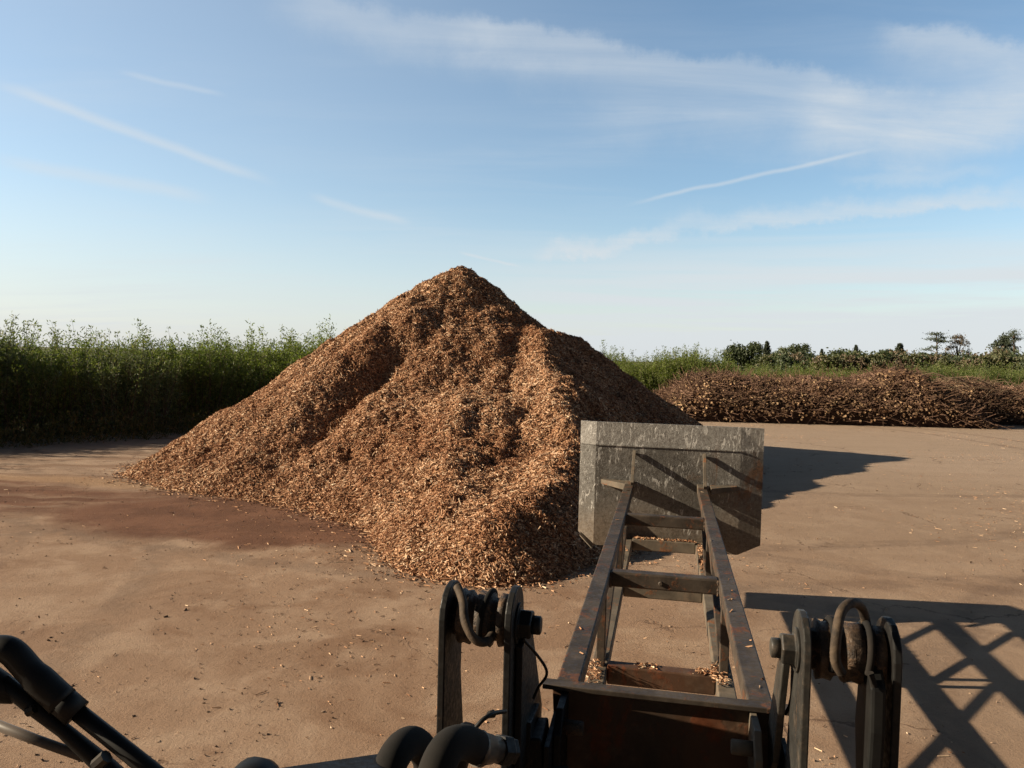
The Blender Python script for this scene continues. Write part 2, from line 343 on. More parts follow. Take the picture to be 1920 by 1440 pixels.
class MB:
    """collects shapes into one mesh"""
    def __init__(s): s.bm = bmesh.new()
    def quadbox(s, pts):                 # 8 points: bottom 4 ccw, top 4 ccw
        v = [s.bm.verts.new(tuple(p)) for p in pts]
        for f in ((3, 2, 1, 0), (4, 5, 6, 7), (0, 1, 5, 4), (1, 2, 6, 5), (2, 3, 7, 6), (3, 0, 4, 7)): s.bm.faces.new([v[i] for i in f])
        return s
    def prism(s, poly, off):             # planar polygon extruded by a vector
        a = [s.bm.verts.new(tuple(p)) for p in poly]; b = [s.bm.verts.new(tuple(Vector(p) + Vector(off))) for p in poly]; n = len(a)
        s.bm.faces.new(a[::-1]); s.bm.faces.new(b)
        for i in range(n): s.bm.faces.new((a[i], a[(i + 1) % n], b[(i + 1) % n], b[i]))
        return s
    def bar(s, p, q, w, h, upv=(0, 0, 1)):
        p, q = Vector(p), Vector(q); a = (q - p).normalized(); u = Vector(upv); sd = a.cross(u).normalized(); u = sd.cross(a)
        s.quadbox([p - sd * w / 2 - u * h / 2, p + sd * w / 2 - u * h / 2, q + sd * w / 2 - u * h / 2, q - sd * w / 2 - u * h / 2,
                   p - sd * w / 2 + u * h / 2, p + sd * w / 2 + u * h / 2, q + sd * w / 2 + u * h / 2, q - sd * w / 2 + u * h / 2]); return s
    def tube(s, pts, rad, seg=12, caps=True):
        pts = [Vector(p) for p in pts]; rad = rad if isinstance(rad, (list, tuple)) else [rad] * len(pts); rings = []
        ref = Vector((0, 0, 1)) if abs((pts[1] - pts[0]).normalized().z) < .9 else Vector((1, 0, 0)); pu = None
        for i, p in enumerate(pts):
            t = (pts[min(i + 1, len(pts) - 1)] - pts[max(i - 1, 0)])
            t.normalize(); u = (pu if pu is not None else ref); u = (u - t * u.dot(t)).normalized(); pu = u; v = t.cross(u)
            rings.append([s.bm.verts.new(p + (u * math.cos(k * 2 * math.pi / seg) + v * math.sin(k * 2 * math.pi / seg)) * rad[i]) for k in range(seg)])
        for a, b in zip(rings[:-1], rings[1:]):
            for k in range(seg): f = s.bm.faces.new((a[k], a[(k + 1) % seg], b[(k + 1) % seg], b[k])); f.smooth = seg > 8
        if caps: s.bm.faces.new(rings[0][::-1]); s.bm.faces.new(rings[-1])
        return s
    def lathe(s, c, axis, prof, seg=24, rough=0., seed=0):   # prof: (along, radius)
        c = Vector(c); a = Vector(axis).normalized(); u = a.orthogonal().normalized(); v = a.cross(u); rr = random.Random(seed); rings = []
        for t, r in prof:
            rings.append([s.bm.verts.new(c + a * t + (u * math.cos(k * 2 * math.pi / seg) + v * math.sin(k * 2 * math.pi / seg)) * r * (1 + rr.uniform(-rough, rough))) for k in range(seg)])
        for p, q in zip(rings[:-1], rings[1:]):
            for k in range(seg): f = s.bm.faces.new((p[k], p[(k + 1) % seg], q[(k + 1) % seg], q[k])); f.smooth = seg > 8
        s.bm.faces.new(rings[0][::-1]); s.bm.faces.new(rings[-1]); return s
    def build(s, name, mat, parent=None, bevel=0.):
        me = bpy.data.meshes.new(name); bmesh.ops.recalc_face_normals(s.bm, faces=s.bm.faces[:]); s.bm.to_mesh(me); s.bm.free()
        o = link_mesh(name, me, mat, parent)
        if bevel:
            b = o.modifiers.new('bevel', 'BEVEL'); b.width = bevel; b.segments = 2; b.limit_method = 'ANGLE'; b.harden_normals = False
        return o
def smooth_path(pts, n=8):
    P = [Vector(p) for p in pts]; out = []
    for i in range(len(P) - 1):
        p0, p1, p2, p3 = P[max(i - 1, 0)], P[i], P[i + 1], P[min(i + 2, len(P) - 1)]
        for k in range(n):
            t = k / n; out.append(.5 * ((2 * p1) + (p2 - p0) * t + (2 * p0 - 5 * p1 + 4 * p2 - p3) * t * t + (3 * p1 - p0 - 3 * p2 + p3) * t ** 3))
    return out + [P[-1]]

# value-noise for heights (numpy)
_rng = np.random.default_rng(5); _T = _rng.random((256, 256))
def vnoise(x, y):
    xi = np.floor(x).astype(int); yi = np.floor(y).astype(int); fx = x - xi; fy = y - yi
    fx = fx * fx * (3 - 2 * fx); fy = fy * fy * (3 - 2 * fy); g_ = lambda a, b: _T[a % 256, b % 256]
    return (g_(xi, yi) * (1 - fx) + g_(xi + 1, yi) * fx) * (1 - fy) + (g_(xi, yi + 1) * (1 - fx) + g_(xi + 1, yi + 1) * fx) * fy
def fbm(x, y, o=5, gain=.5):
    s = 0; a = 1; t = 0
    for i in range(o): s = s + a * (vnoise(x * 2 ** i + 17 * i, y * 2 ** i + 31 * i) - .5); t += a; a *= gain
    return s / t

# ------------------------------------------------------------------ ground
def flat(name, pts, z, mat, kind='structure'):
    me = bpy.data.meshes.new(name); me.from_pydata([(x, y, z) for x, y in pts], [], [tuple(range(len(pts)))]); me.update()
    return tag(link_mesh(name, me, mat), kind=kind)
flat('ground', [(-1500, -1500), (1500, -1500), (1500, 1500), (-1500, 1500)], 0, M['ground'])
HEDGE = [(-45, -2), (-16.8, 23.2), (-13.2, 27.2), (-9.9, 33), (-5.6, 39.5), (1.5, 46), (8, 48.5)]
flat('field', [(-600, -500), (-44, -5)] + [(x - .6, y + .8) for x, y in HEDGE[1:]] + [(30, 50), (70, 54), (700, 90), (1400, 1400), (-1400, 1400)], .004, M['field'])

# ------------------------------------------------------------------ heap of wood chips
def cone(x, y, cx, cy, h, rad):
    a = np.degrees(np.arctan2(y - cy, x - cx)); r = np.hypot(x - cx, y - cy)
    return h * (1 - r / np.interp(a, [-180, -165, -150, -135, -120, -90, -60, -30, 0, 30, 60, 90, 120, 150, 180], rad)), r
def smax(a, b, k):
    h = np.clip(.5 + .5 * (a - b) / k, 0, 1); return b * (1 - h) + a * h + k * h * (1 - h)
def ridge(x, y, pts, k, kl=None):
    best = np.full(np.shape(x), -9.)
    for (ax, ay, az), (bx, by, bz) in zip(pts[:-1], pts[1:]):
        dx, dy = bx - ax, by - ay; t = np.clip(((x - ax) * dx + (y - ay) * dy) / (dx * dx + dy * dy), 0, 1)
        d = np.hypot(x - ax - t * dx, y - ay - t * dy)
        kk = k if kl is None else k + (kl - k) * np.clip((np.interp(y, [11, 12.6, 15, 19, 22.4, 23.1, 24, 25], [-.2, .7, 1.2, 1.0, .72, .35, -.35, -1.85]) - x + .3) / 1.6, 0, 1) * np.interp(y, [10.5, 12.5, 23.5, 25.5], [.35, 1, 1, 0])
        best = np.maximum(best, az + (bz - az) * t - kk * (np.sqrt(d * d + .05) - .22))
    return best
def heap_base(x, y):
    a, r = cone(x, y, -1.85, 25, 6.0, [8.1, 8.1, 8.9, 10.2, 10.2, 8.6, 7.4, 7.0, 6.9, 7.1, 7.7, 8.2, 8.2, 8.2, 8.1])
    a = a - .16 * np.exp(-(r / .7) ** 2)
    b = ridge(x, y, [(2.8, 24.8, 3.2), (1.8, 23.6, 3.85), (0.72, 22.4, 4.0), (1.0, 19, 2.85), (1.2, 15, 1.5), (.7, 12.6, 1.1), (-.2, 11.1, .85)], .70, .44)
    b = np.maximum(b, ridge(x, y, [(-1.5, 24.85, 5.68), (-.35, 24.0, 4.92), (.35, 23.1, 4.12), (.72, 22.4, 4.0)], .80, np.interp(np.degrees(np.arctan2(y - 25, x + 1.85)), [-180, -150, -125, -105], [.80, .74, .61, .54])))
    c = ridge(x, y, [(-1.0, 18, 2.15), (-1.2, 15.5, 1.25), (-.9, 12.4, .55)], .56)
    return smax(smax(a, b - .12, 1.1), c, .9) - .06
def polydist(x, y, pts):
    d = np.full(np.shape(x), 1e9)
    for (ax, ay), (bx, by) in zip(pts[:-1], pts[1:]):
        dx, dy = bx - ax, by - ay; t = np.clip(((x - ax) * dx + (y - ay) * dy) / (dx * dx + dy * dy), 0, 1); d = np.minimum(d, np.hypot(x - ax - t * dx, y - ay - t * dy))
    return d
def heap(x, y):
    z = heap_base(x, y)
    # lumps, slip faces and runnels that follow the fall of the slope
    ang = np.arctan2(y - 25, x + 1.85); rr = np.hypot(x + 1.85, y - 25)
    run = np.clip(rr / 2.5 - .1, 0, 1) * fbm(ang * 5.5 + .5 * fbm(x * .6, y * .6, 2), rr * .28, 4)
    lump = fbm(x * .75 + 3, y * .75, 5, .6)
    slip = np.clip(fbm(x * .42 + 9, y * .42 + z * .5, 3) * 3.2, -.5, .5)
    amt = np.clip((z + .15) / .8, 0, 1)
    edge = fbm(x * 1.1 + 40, y * 1.1, 4) * .35
    # slumped gully between the main cone and the tongue, and bites along it
    gd = polydist(x, y, [(-2.9, 20.6), (-3.2, 20.0), (-3.8, 18.8), (-4.4, 17.4), (-4.9, 16.4)])
    z = z - amt * (.17 * np.exp(-(gd / .40) ** 2) * (1 + 2.2 * fbm(x * .9 + 2, y * .9, 3)) - .10 * np.exp(-((gd - 1.1) / .6) ** 2))
    return z + amt * (run * .20 + lump * .26 + slip * .12) + edge * (1 - amt) * .7 + amt * .26 * fbm(x * 2.6 + 1, y * 2.6, 4, .6) - .03
HX0, HX1, HY0, HY1, HS = -13.2, 7.6, 9.2, 34.2, .07
gx = np.arange(HX0, HX1, HS); gy = np.arange(HY0, HY1, HS); GX, GY = np.meshgrid(gx, gy)
GZ = heap(GX, GY); nx, ny = len(gx), len(gy)
ii = (np.arange(ny - 1)[:, None] * nx + np.arange(nx - 1)[None]).ravel()
keep = (np.maximum.reduce([GZ.ravel()[ii], GZ.ravel()[ii + 1], GZ.ravel()[ii + nx], GZ.ravel()[ii + nx + 1]]) > 0.0); ii = ii[keep]
quads = np.stack([ii, ii + 1, ii + nx + 1, ii + nx], 1)
used, inv = np.unique(quads.ravel(), return_inverse=True)
HV = np.stack([GX.ravel(), GY.ravel(), np.maximum(GZ.ravel(), -.02)], 1)[used]
# chips lying all over it, dense where they are largest to the eye
rng = np.random.default_rng(11)
def scatter_heap(n, near_bias):
    out = []
    while sum(map(len, out)) < n:
        x = rng.uniform(HX0, HX1, 60000); y = rng.uniform(HY0, HY1, 60000); z = heap(x, y)
        w = np.clip((12.0 / np.maximum(y, 9)) ** near_bias, 0, 1) * (y - .55 * x < 27.5 + 2 * rng.random(60000))
        k = (z > .005) & (rng.random(60000) < w); out.append(np.stack([x[k], y[k], z[k]], 1))
    return np.concatenate(out)[:n]
P1 = scatter_heap(250000, 1.0)
# apron of loose chips thrown around the foot
def apron(n, lo):
    out = []
    while sum(map(len, out)) < n:
        x = rng.uniform(-14, 7.5, 60000); y = rng.uniform(8.6, 30, 60000); z = heap(x, y)
        k = (z <= .03) & (rng.random(60000) < np.exp(z / lo)); out.append(np.stack([x[k], y[k], np.full(k.sum(), .008)], 1))
    return np.concatenate(out)[:n]
P3 = apron(5200, .085)
C = np.concatenate([P1, P3]); n = len(C)
e = .05; dzx = (heap(C[:, 0] + e, C[:, 1]) - heap(C[:, 0] - e, C[:, 1])) / (2 * e); dzy = (heap(C[:, 0], C[:, 1] + e) - heap(C[:, 0], C[:, 1] - e)) / (2 * e)
fl = np.arange(n) >= len(P1); dzx[fl] = 0; dzy[fl] = 0
N = np.stack([-dzx, -dzy, np.ones(n)], 1); N /= np.linalg.norm(N, axis=1, keepdims=True)
A = rng.normal(size=(n, 3)); A -= N * (A * N).sum(1, keepdims=True) * np.where(fl, 1, .8)[:, None]
B = np.cross(N, A) + rng.normal(size=(n, 3)) * .35 * np.linalg.norm(A, axis=1, keepdims=True) * np.where(fl, .3, 1)[:, None]
L = rng.lognormal(math.log(.050), .5, n).clip(.018, .24) * np.interp(C[:, 1], [11, 28], [1, 1.45]); Wd = rng.uniform(.009, .026, n) * np.interp(C[:, 1], [11, 28], [1, 1.7]); T = rng.uniform(.004, .014, n)
C[:, 2] += np.where(fl, .002, rng.uniform(-.010, .030, n))
V, npf, idx = chips_geo(C, A, B, L, Wd, T)
me = np_mesh('wood_chip_heap', np.concatenate([HV, V]), np.concatenate([np.full(len(ii), 4), npf]), np.concatenate([inv.ravel(), idx + len(HV)]),
             np.concatenate([np.zeros(len(ii)), np.ones(len(npf))]))
tag(link_mesh('wood_chip_heap', me, [M['mound'], M['chip']]), 'tall brown heap of wood chips in the middle of the yard', 'wood chip heap')

# loose chips and bark crumbs strewn over the yard
def litter():
    n = 6500
    r = 6 + rng.random(n * 3) ** .9 * 34; a = rng.uniform(R(-44), R(42), n * 3)
    x = r * np.sin(a); y = r * np.cos(a); d = fbm(x * .35 + 5, y * .35, 4)
    k = (heap(x, y) < 0) & (rng.random(n * 3) < np.clip(.22 + d * 3.4, .02, 1)) & (y < 37); x, y = x[k][:n], y[k][:n]; n = len(x)
    C = np.stack([x, y, np.full(n, .006)], 1); A = rng.normal(size=(n, 3)); A[:, 2] *= .05
    B = np.cross(np.tile([0, 0, 1.], (n, 1)), A) + rng.normal(size=(n, 3)) * .1
    s = np.where(rng.random(n) < .04, 1.3, .72) * np.interp(y, [8, 30], [1, 1.8])
    V, f, i = chips_geo(C, A, B, rng.lognormal(math.log(.042), .5, n).clip(.012, .16) * s, rng.uniform(.006, .014, n) * s, rng.uniform(.003, .007, n))
    tag(link_mesh('wood_chip_litter', np_mesh('wood_chip_litter', V, f, i), M['litter']), 'loose chips and bark crumbs strewn thinly over the bare yard', 'wood chips', kind='stuff')
litter()
def crumbs():
    n = 8000; r = 5.5 + rng.random(n) ** 1.1 * 20; a = rng.uniform(R(-42), R(42), n); x = r * np.sin(a); y = r * np.cos(a)
    k = (heap(x, y) < 0) & (rng.random(n) < np.clip(.35 + 3 * fbm(x * .8, y * .8, 4), .05, 1)); x, y = x[k], y[k]; n = len(x)
    A = rng.normal(size=(n, 3)); s = rng.lognormal(math.log(.010), .45, n).clip(.005, .032)
    V, f, i = chips_geo(np.stack([x, y, np.full(n, .004)], 1), A, rng.normal(size=(n, 3)), s * 1.5, s, s * .32)
    tag(link_mesh('soil_crumbs', np_mesh('soil_crumbs', V, f, i), M['crumb']), 'small dark crumbs of soil and bark on the yard surface', 'soil crumbs', kind='stuff')
M['crumb'] = simple('soil_crumb', (.13, .085, .058), (.30, .21, .145), 2.5, .95, .3, .002)
crumbs()

# ------------------------------------------------------------------ loader front linkage and boom frame (machine axes: r right, u forward)
YAW = R(11.41); UR = np.array([math.cos(YAW), -math.sin(YAW), 0]); UF = np.array([math.sin(YAW), math.cos(YAW), 0])
vR, vF, vZ = Vector(UR), Vector(UF), Vector((0, 0, 1))
def Q(r, u, z): return vR * r + vF * u + vZ * z

def build_boom():
    T = empty('boom_extension_bucket', Q(.02, 9.2, .2) * 1, 'grey steel bucket on a rusty brown ladder-like boom frame reaching over the yard', 'bucket attachment')
    c = .02; g_ = .415; zt = 1.55; zl = .865
    nodes = [3.46, 5.32, 7.33, 9.2]
    for s in (-1, 1):
        MB().bar(Q(c + s * g_, 3.40, zt - .05), Q(c + s * g_, 9.02, zt - .05), .105, .10).build('upper_rail', M['rail'], T, .008)
        MB().bar(Q(c + s * (g_ + .008), 3.43, zl - .05), Q(c + s * (g_ + .008), 9.26, zl - .05), .115, .10).build('lower_rail', M['lower'], T, .008)
    for i, u in enumerate(nodes):
        if i in (1, 2):
            MB().bar(Q(c - g_ + .053, u, zt - .062), Q(c + g_ - .053, u, zt - .062), .10, .105).build('crossbar', M['rail'], T, .012)
        if i:
            MB().bar(Q(c - g_ + .051, u + (0 if i < 3 else -.03), zl - .045), Q(c + g_ - .051, u + (0 if i < 3 else -.03), zl - .045), .11, .13).build('crossbar', M['lower'] if i > 1 else M['plate'], T, .01)
    for s in (-1, 1):
        for i in (1, 2):
            MB().bar(Q(c + s * g_, nodes[i], zl), Q(c + s * g_, nodes[i], zt - .1), .06, .06, UF).build('post', M['rail'], T, .006)
        for a, b in ((1, 2), (2, 3)):
            MB().bar(Q(c + s * g_, nodes[a] + .08, zl), Q(c + s * g_, nodes[b] - (.08 if b < 3 else .3), zt - .1), .05, .05, UF).build('brace', M['rail'], T, .006)
    # weld beads where crossbars meet the rails, bolt on the middle bar
    for i in (1, 2):
        for s in (-1, 1):
            rr = random.Random(i * 7 + s); y_ = c + s * (g_ - .056)
            for dz in (0,):
                pts = [Q(y_, nodes[i] - .058 + .0 * k, zt - .012 - .013 * k) for k in range(9)]
                MB().tube([p + Vector((rr.uniform(-.002, .002), rr.uniform(-.002, .002), 0)) for p in pts], [rr.uniform(.006, .011) for _ in pts], 7).build('weld_bead', M['boss'], T)
    MB().lathe(Q(.0, nodes[1] - .051, zt - .065), -vF, [(0, .016), (.008, .016), (.010, .010)], 10).build('bolt_head', M['rail'], T)
    # mounting plate at the machine end
    pl = MB(); pl.prism([Q(-.46, 3.36, 1.53), Q(.53, 3.36, 1.53), Q(.50, 3.36, .84), Q(-.42, 3.36, .84)], vF * .03)
    pl.build('mounting_plate', M['plate'], T, .004)
    MB().bar(Q(-.50, 3.36, 1.542), Q(.56, 3.36, 1.542), .07, .022).build('top_flange', M['rail'], T, .003)
    MB().bar(Q(-.30, 3.30, 1.08), Q(.22, 3.28, 1.07), .12, .10).build('lower_stiffener', M['boss'], T, .01)
    for s in (-1, 1):
        lg = MB().prism([Q(s * .385, 3.10, 1.44), Q(s * .385, 3.17, 1.525), Q(s * .385, 3.355, 1.525), Q(s * .385, 3.355, .9), Q(s * .385, 3.16, .9), Q(s * .385, 3.10, 1.3)], vR * .03 * s)
        lg = lg.build('hook_plate', M['lower'] if s > 0 else M['link'], T, .004)
        pn = MB().lathe(Q(s * .30, 3.19, 1.44), vR * s, [(0, .026), (.005, .030), (.086, .030)], 20).build('locking_pin', M['boss'] if s < 0 else M['lower'], lg)
        pn.location = (0, 0, 0)
    # bucket
    b = MB(); ub = 9.3; th = .018; w0, w1 = -.82, .87; x0, x1 = -1.02, 1.13
    def sheet(p):                                             # sheet metal with real thickness
        b.prism(p, vF * th)
    zb, zm, ze = .74, 1.965, 2.24; dl, dr = .10, .04
    sheet([Q(w0, ub, zb), Q(w1, ub, zb), Q(w1, ub, zm), Q(w0, ub, zm)])
    sheet([Q(w0, ub, zm), Q(w1, ub, zm), Q(w1, ub + .035, ze), Q(w0, ub + .035, ze)])
    sheet([Q(x0, ub + dl, zb + .13), Q(w0, ub, zb), Q(w0, ub, zm), Q(x0, ub + dl, zm)])
    sheet([Q(w1, ub, zb), Q(x1, ub + dr, zb + .12), Q(x1, ub + dr, zm), Q(w1, ub, zm)])
    sheet([Q(x0, ub + dl, zm), Q(w0, ub, zm), Q(w0, ub + .035, ze), Q(x0, ub + dl, ze)])
    sheet([Q(w1, ub, zm), Q(x1, ub + dr, zm), Q(x1, ub + dr, ze - .005), Q(w1, ub + .035, ze)])
    bk = b.build('bucket_shell', M['bucket'], T)
    def sub(mb, name, m, bev=.003):
        o = mb.build(name, m, bk, bev); o.location = (0, 0, 0); return o
    for s, xx, dd in ((-1, x0, dl), (1, x1, dr)):             # shallow side cheeks
        sub(MB().prism([Q(xx, ub + dd + th + .001, zb + .13), Q(xx, ub + dd + th + .001, ze - .01), Q(xx, ub + .30, ze - .05), Q(xx, ub + .62, zb + .14), Q(xx, ub + .30, zb + .14)], vR * (-s) * .02), 'side_cheek', M['bucket'])
    sub(MB().prism([Q(w0 + .02, ub + th + .002, zb - .002), Q(w1 - .02, ub + th + .002, zb - .002), Q(x1 - .022, ub + .62, zb + .11), Q(x0 + .022, ub + .62, zb + .11)], vZ * .022), 'bucket_floor', M['bucket'])
    sub(MB().prism([Q(x0 + .03, ub + dl - .006, zb + .122), Q(w0 - .01, ub - .008, zb + .0), Q(w0 - .01, ub - .10, zb - .03), Q(x0 + .03, ub + .02, zb + .09)], vZ * .014), 'bottom_flange', M['lower'])
    sub(MB().bar(Q(x0 + .01, ub + dl - .008, zm), Q(w0, ub - .010, zm), .010, .014), 'weld_seam', M['bucket'], 0)
    sub(MB().bar(Q(w0, ub - .008, zm), Q(w1, ub - .008, zm), .010, .014), 'weld_seam', M['bucket'], 0)
    for s, rr_ in ((-1, c - g_ + .02), (1, c + g_ + .005)):
        sub(MB().bar(Q(rr_ + .018, ub - .012, 1.90), Q(rr_ + .018, ub - .42, 1.575), .036, .05), 'strut', M['lower'])
        e0 = rr_ + s * .065 + (.03 if s > 0 else 0); e1 = e0 + s * .30
        sub(MB().quadbox([Q(e0, ub - .26, 1.47), Q(e1, ub - .07, 1.50), Q(e1, ub - .004, 1.50), Q(e0, ub - .004, 1.47),
                          Q(e0, ub - .26, 1.545), Q(e1, ub - .07, 1.555), Q(e1, ub - .004, 1.555), Q(e0, ub - .004, 1.545)]), 'stiffener', M['lower'])
        sub(MB().bar(Q(c + s * g_, 9.024, 1.50), Q(c + s * g_, ub - .004, 1.50), .10, .10), 'rail_end', M['lower'], .006)
        sub(MB().prism([Q(c + s * (g_ + .08), ub - .004, zb + .12), Q(c + s * (g_ + .08), ub - .16, zb + .14), Q(c + s * (g_ + .08), ub - .004, zb + .5)], vR * .02), 'gusset', M['lower'])
    return T
build_boom()

def frame_chips():
    """crumbs of wood caught on the frame members"""
    Cs = []
    def patch(r0, r1, u0, u1, z, n, pile=.0):
        for _ in range(n):
            Cs.append(tuple(Q(random.uniform(r0, r1), random.uniform(u0, u1), z + random.random() * pile)))
    random.seed(4)
    patch(-.33, .38, 9.13, 9.21, .887, 260, .012)
    patch(.40, .47, 7.9, 9.1, .87, 190, .02); patch(-.44, -.38, 7.5, 9.1, .868, 30)
    patch(-.47, -.38, 4.95, 5.25, .868, 120, .07); patch(.36, .46, 5.15, 5.5, .868, 150, .06)
    patch(-.15, .0, 5.28, 5.36, .888, 50, .01); patch(.25, .36, 5.28, 5.36, .888, 60, .02)
    patch(-.42, .46, 3.45, 9.0, 1.553, 60)
    patch(.40, .52, 3.5, 5, 1.553, 8)
    A0 = np.array(Cs); rr = A0 @ UR
    k = ~((A0[:, 2] > 1.5) & (np.abs(np.abs(rr - .02) - .415) > .045)); A0 = A0[k]; n = len(A0)
    A = rng.normal(size=(n, 3)); A[:, 2] *= .25; B = rng.normal(size=(n, 3))
    V, f, i = chips_geo(A0, A, B, rng.uniform(.014, .05, n), rng.uniform(.005, .011, n), rng.uniform(.003, .006, n))
    tag(link_mesh('wood_crumbs', np_mesh('wood_crumbs', V, f, i), M['chip']), 'loose wood crumbs caught on the bars of the boom frame', 'wood crumbs', kind='stuff')
frame_chips()

def build_loader():
    T = empty('wheel_loader', Q(0, 1.2, 0), 'greasy black loader lift linkage with hoses and wiper across the bottom of the photo', 'loader')
    def bd(mb, name, m, bev=0., par=None):
        o = mb.build(name, m, par or T, bev)
        if par is not None: o.location = (0, 0, 0)
        return o
    U0 = 2.80
    def plate(r, name, m, edge=None):
        pts = [(U0, .75), (U0, 1.92)]
        for k in range(9): a = R(180 - k * 22.5); pts.append((U0 + .13 + .13 * math.cos(a), 1.985 + .115 * math.sin(a)))
        pts += [(U0 + .26, 1.90), (U0 + .25, 1.7), (U0 + .34, 1.3), (U0 + .36, .75)]
        return bd(MB().prism([Q(r, u, z) for u, z in pts], vR * .028), name, m, .005)
    plate(-.83, 'link_plate', M['link']); plate(-.573, 'link_plate', M['link'])
    plate(.497, 'link_plate', M['linklit']); plate(.79, 'link_plate', M['link'])
    ub, zb = U0 + .13, 1.965
    # pivot bosses with grease collars
    for s, r0, r1 in ((-1, -.80, -.575), (1, .527, .788)):
        w = r1 - r0
        bd(MB().lathe(Q(r0 + .002, ub, zb), vR, [(0, .072), (w * .1, .072), (w * .12, .106), (w * .2, .098), (w * .30, .104), (w * .33, .086), (w * .42, .084), (w * .45, .108), (w * .56, .100), (w * .68, .107), (w * .71, .082), (w * .8, .080), (w * .83, .102), (w * .96, .096), (w - .004, .07)], 28, .04, 3), 'pivot_boss', M['boss'])
        h = MB(); rN = (-.545 if s < 0 else .497); d = 1 if s < 0 else -1
        nut = bd(h.lathe(Q(rN, ub, zb - .01), vR * d, [(0, .068), (.012, .070), (.013, .060), (.055, .060), (.060, .054)], 6), 'pin_nut', M['linklit'] if s > 0 else M['link'], .003)
        bd(MB().lathe(Q(rN, ub, zb - .01), vR * d, [(.058, .036), (.09, .036), (.094, .030)], 16), 'threaded_end', M['linklit'] if s > 0 else M['link'], 0, nut)
        bd(MB().lathe(Q(rN, ub, zb - .01), vR * d, [(.0005, .080), (.009, .080)], 24), 'washer', M['linklit'] if s > 0 else M['link'], .001, nut)
    # tilt links running from the bosses down to the coupler
    for s, r0 in ((-1, -.54), (1, .455)):
        bd(MB().prism([Q(r0, U0 + .08, 1.88), Q(r0, U0 + .27, 1.93), Q(r0, U0 + .62, 1.42), Q(r0, U0 + .60, 1.12), Q(r0, U0 + .1, 1.05)] if s < 0 else
                      [Q(r0, U0 + .16, 1.90), Q(r0, U0 + .25, 1.93), Q(r0, U0 + .50, 1.50), Q(r0, U0 + .46, 1.30), Q(r0, U0 + .34, 1.42)], vR * .026 * (1 if s < 0 else 1)), 'tilt_link', M['link'] if s < 0 else M['linklit'], .004)
    # ram eye and rod hanging from the right boss
    bd(MB().prism([Q(.715, U0 - .02, 1.90), Q(.715, U0 + .04, 1.96), Q(.715, U0 + .16, 1.90), Q(.715, U0 + .19, 1.70), Q(.715, U0 + .13, 1.45), Q(.715, U0 + .16, .8), Q(.715, U0 - .02, .8), Q(.715, U0 - .01, 1.45), Q(.715, U0 - .03, 1.75)], vR * .05), 'ram_eye', M['black'], .012)
    bd(MB().tube([Q(.705, U0 + .02, 1.50), Q(.68, U0 + .0, 1.46), Q(.685, U0, 1.38), Q(.715, U0, 1.33)], .018, 10), 'grease_pipe', M['black'])
    # lift arms and front frame
    for s in (-1, 1):
        c = -.69 if s < 0 else .66
        bd(MB().prism([Q(c - .07, U0 + .35, .55), Q(c - .07, U0 + .40, 1.10), Q(c - .07, U0 - .1, 1.42), Q(c - .07, .5, 1.55), Q(c - .07, .4, 1.2), Q(c - .07, U0 - .3, .9), Q(c - .07, U0 + .1, .5)], vR * .14), 'lift_arm', M['link'], .01)
    bd(MB().tube([Q(-.62, 2.45, 1.05), Q(.59, 2.45, 1.05)], .11, 20), 'cross_tube', M['link'])
    bd(MB().bar(Q(0, .2, .95), Q(0, 1.9, .9), .8, .5), 'front_frame', M['link'], .02)
    # quick coupler in front of the mounting plate
    cp = MB()
    cp.prism([Q(-.52, 3.02, 1.52), Q(-.52, 3.25, 1.50), Q(-.52, 3.30, .75), Q(-.52, 3.0, .75)], vR * .022)
    coup = bd(cp, 'coupler_plate', M['link'], .003)
    for r_ in (-.44, .50):
        bd(MB().prism([Q(r_, 3.0, 1.44), Q(r_, 3.28, 1.46), Q(r_, 3.28, .75), Q(r_, 2.98, .75)], vR * .022), 'coupler_plate', M['link'], .003)
    bd(MB().bar(Q(-.62, 3.12, 1.36), Q(-.445, 3.12, 1.38), .2, .16), 'coupler_block', M['link'], .008, coup)
    bd(MB().bar(Q(-.44, 3.05, 1.12), Q(.5, 3.02, 1.09), .09, .05), 'coupler_beam', M['link'], .006, coup)
    bd(MB().bar(Q(-.60, 3.1, 1.10), Q(-.52, 3.1, 1.10), .12, .12), 'coupler_block', M['link'], .008, coup)
    bd(MB().bar(Q(-.13, 2.92, 1.10), Q(.26, 2.86, 1.06), .09, .06), 'valve_block', M['boss'], .008)
    bd(MB().prism([Q(-.405, 2.99, 1.36), Q(-.34, 2.99, 1.37), Q(-.34, 2.99, 1.25), Q(-.355, 2.99, 1.25), Q(-.355, 2.99, 1.34), Q(-.405, 2.99, 1.335)], vF * .02), 'bracket', M['link'], .002)
    # hoses over the bosses
    def hose(pts, r, m, name='hydraulic_hose', rib=0., seg=14, n=10):
        p = smooth_path(pts, n); rad = [r * (1 + (rib if k % 2 else 0)) for k in range(len(p))]
        return bd(MB().tube(p, rad, seg), name, m)
    Mq = lambda px, py, U: (lambda w: Vector(np.array([0, 0, CH]) + w * (U / (w @ UF))))(ray(px, py))
    hose([Mq(1578, 1262, 2.74), Mq(1566, 1235, 2.73), Mq(1570, 1180, 2.74), Mq(1580, 1143, 2.80), Mq(1600, 1130, 2.86), Mq(1617, 1142, 2.92), Mq(1625, 1180, 2.98), Mq(1622, 1215, 3.02)], .0165, M['hosebrown'], rib=.05, n=14)
    hose([Mq(858, 1100, 2.88), Mq(868, 1128, 2.82), Mq(872, 1165, 2.76), Mq(888, 1196, 2.74), Mq(908, 1204, 2.76), Mq(922, 1190, 2.83), Mq(925, 1160, 2.9)], .0165, M['hosebrown'], rib=.05, n=14)
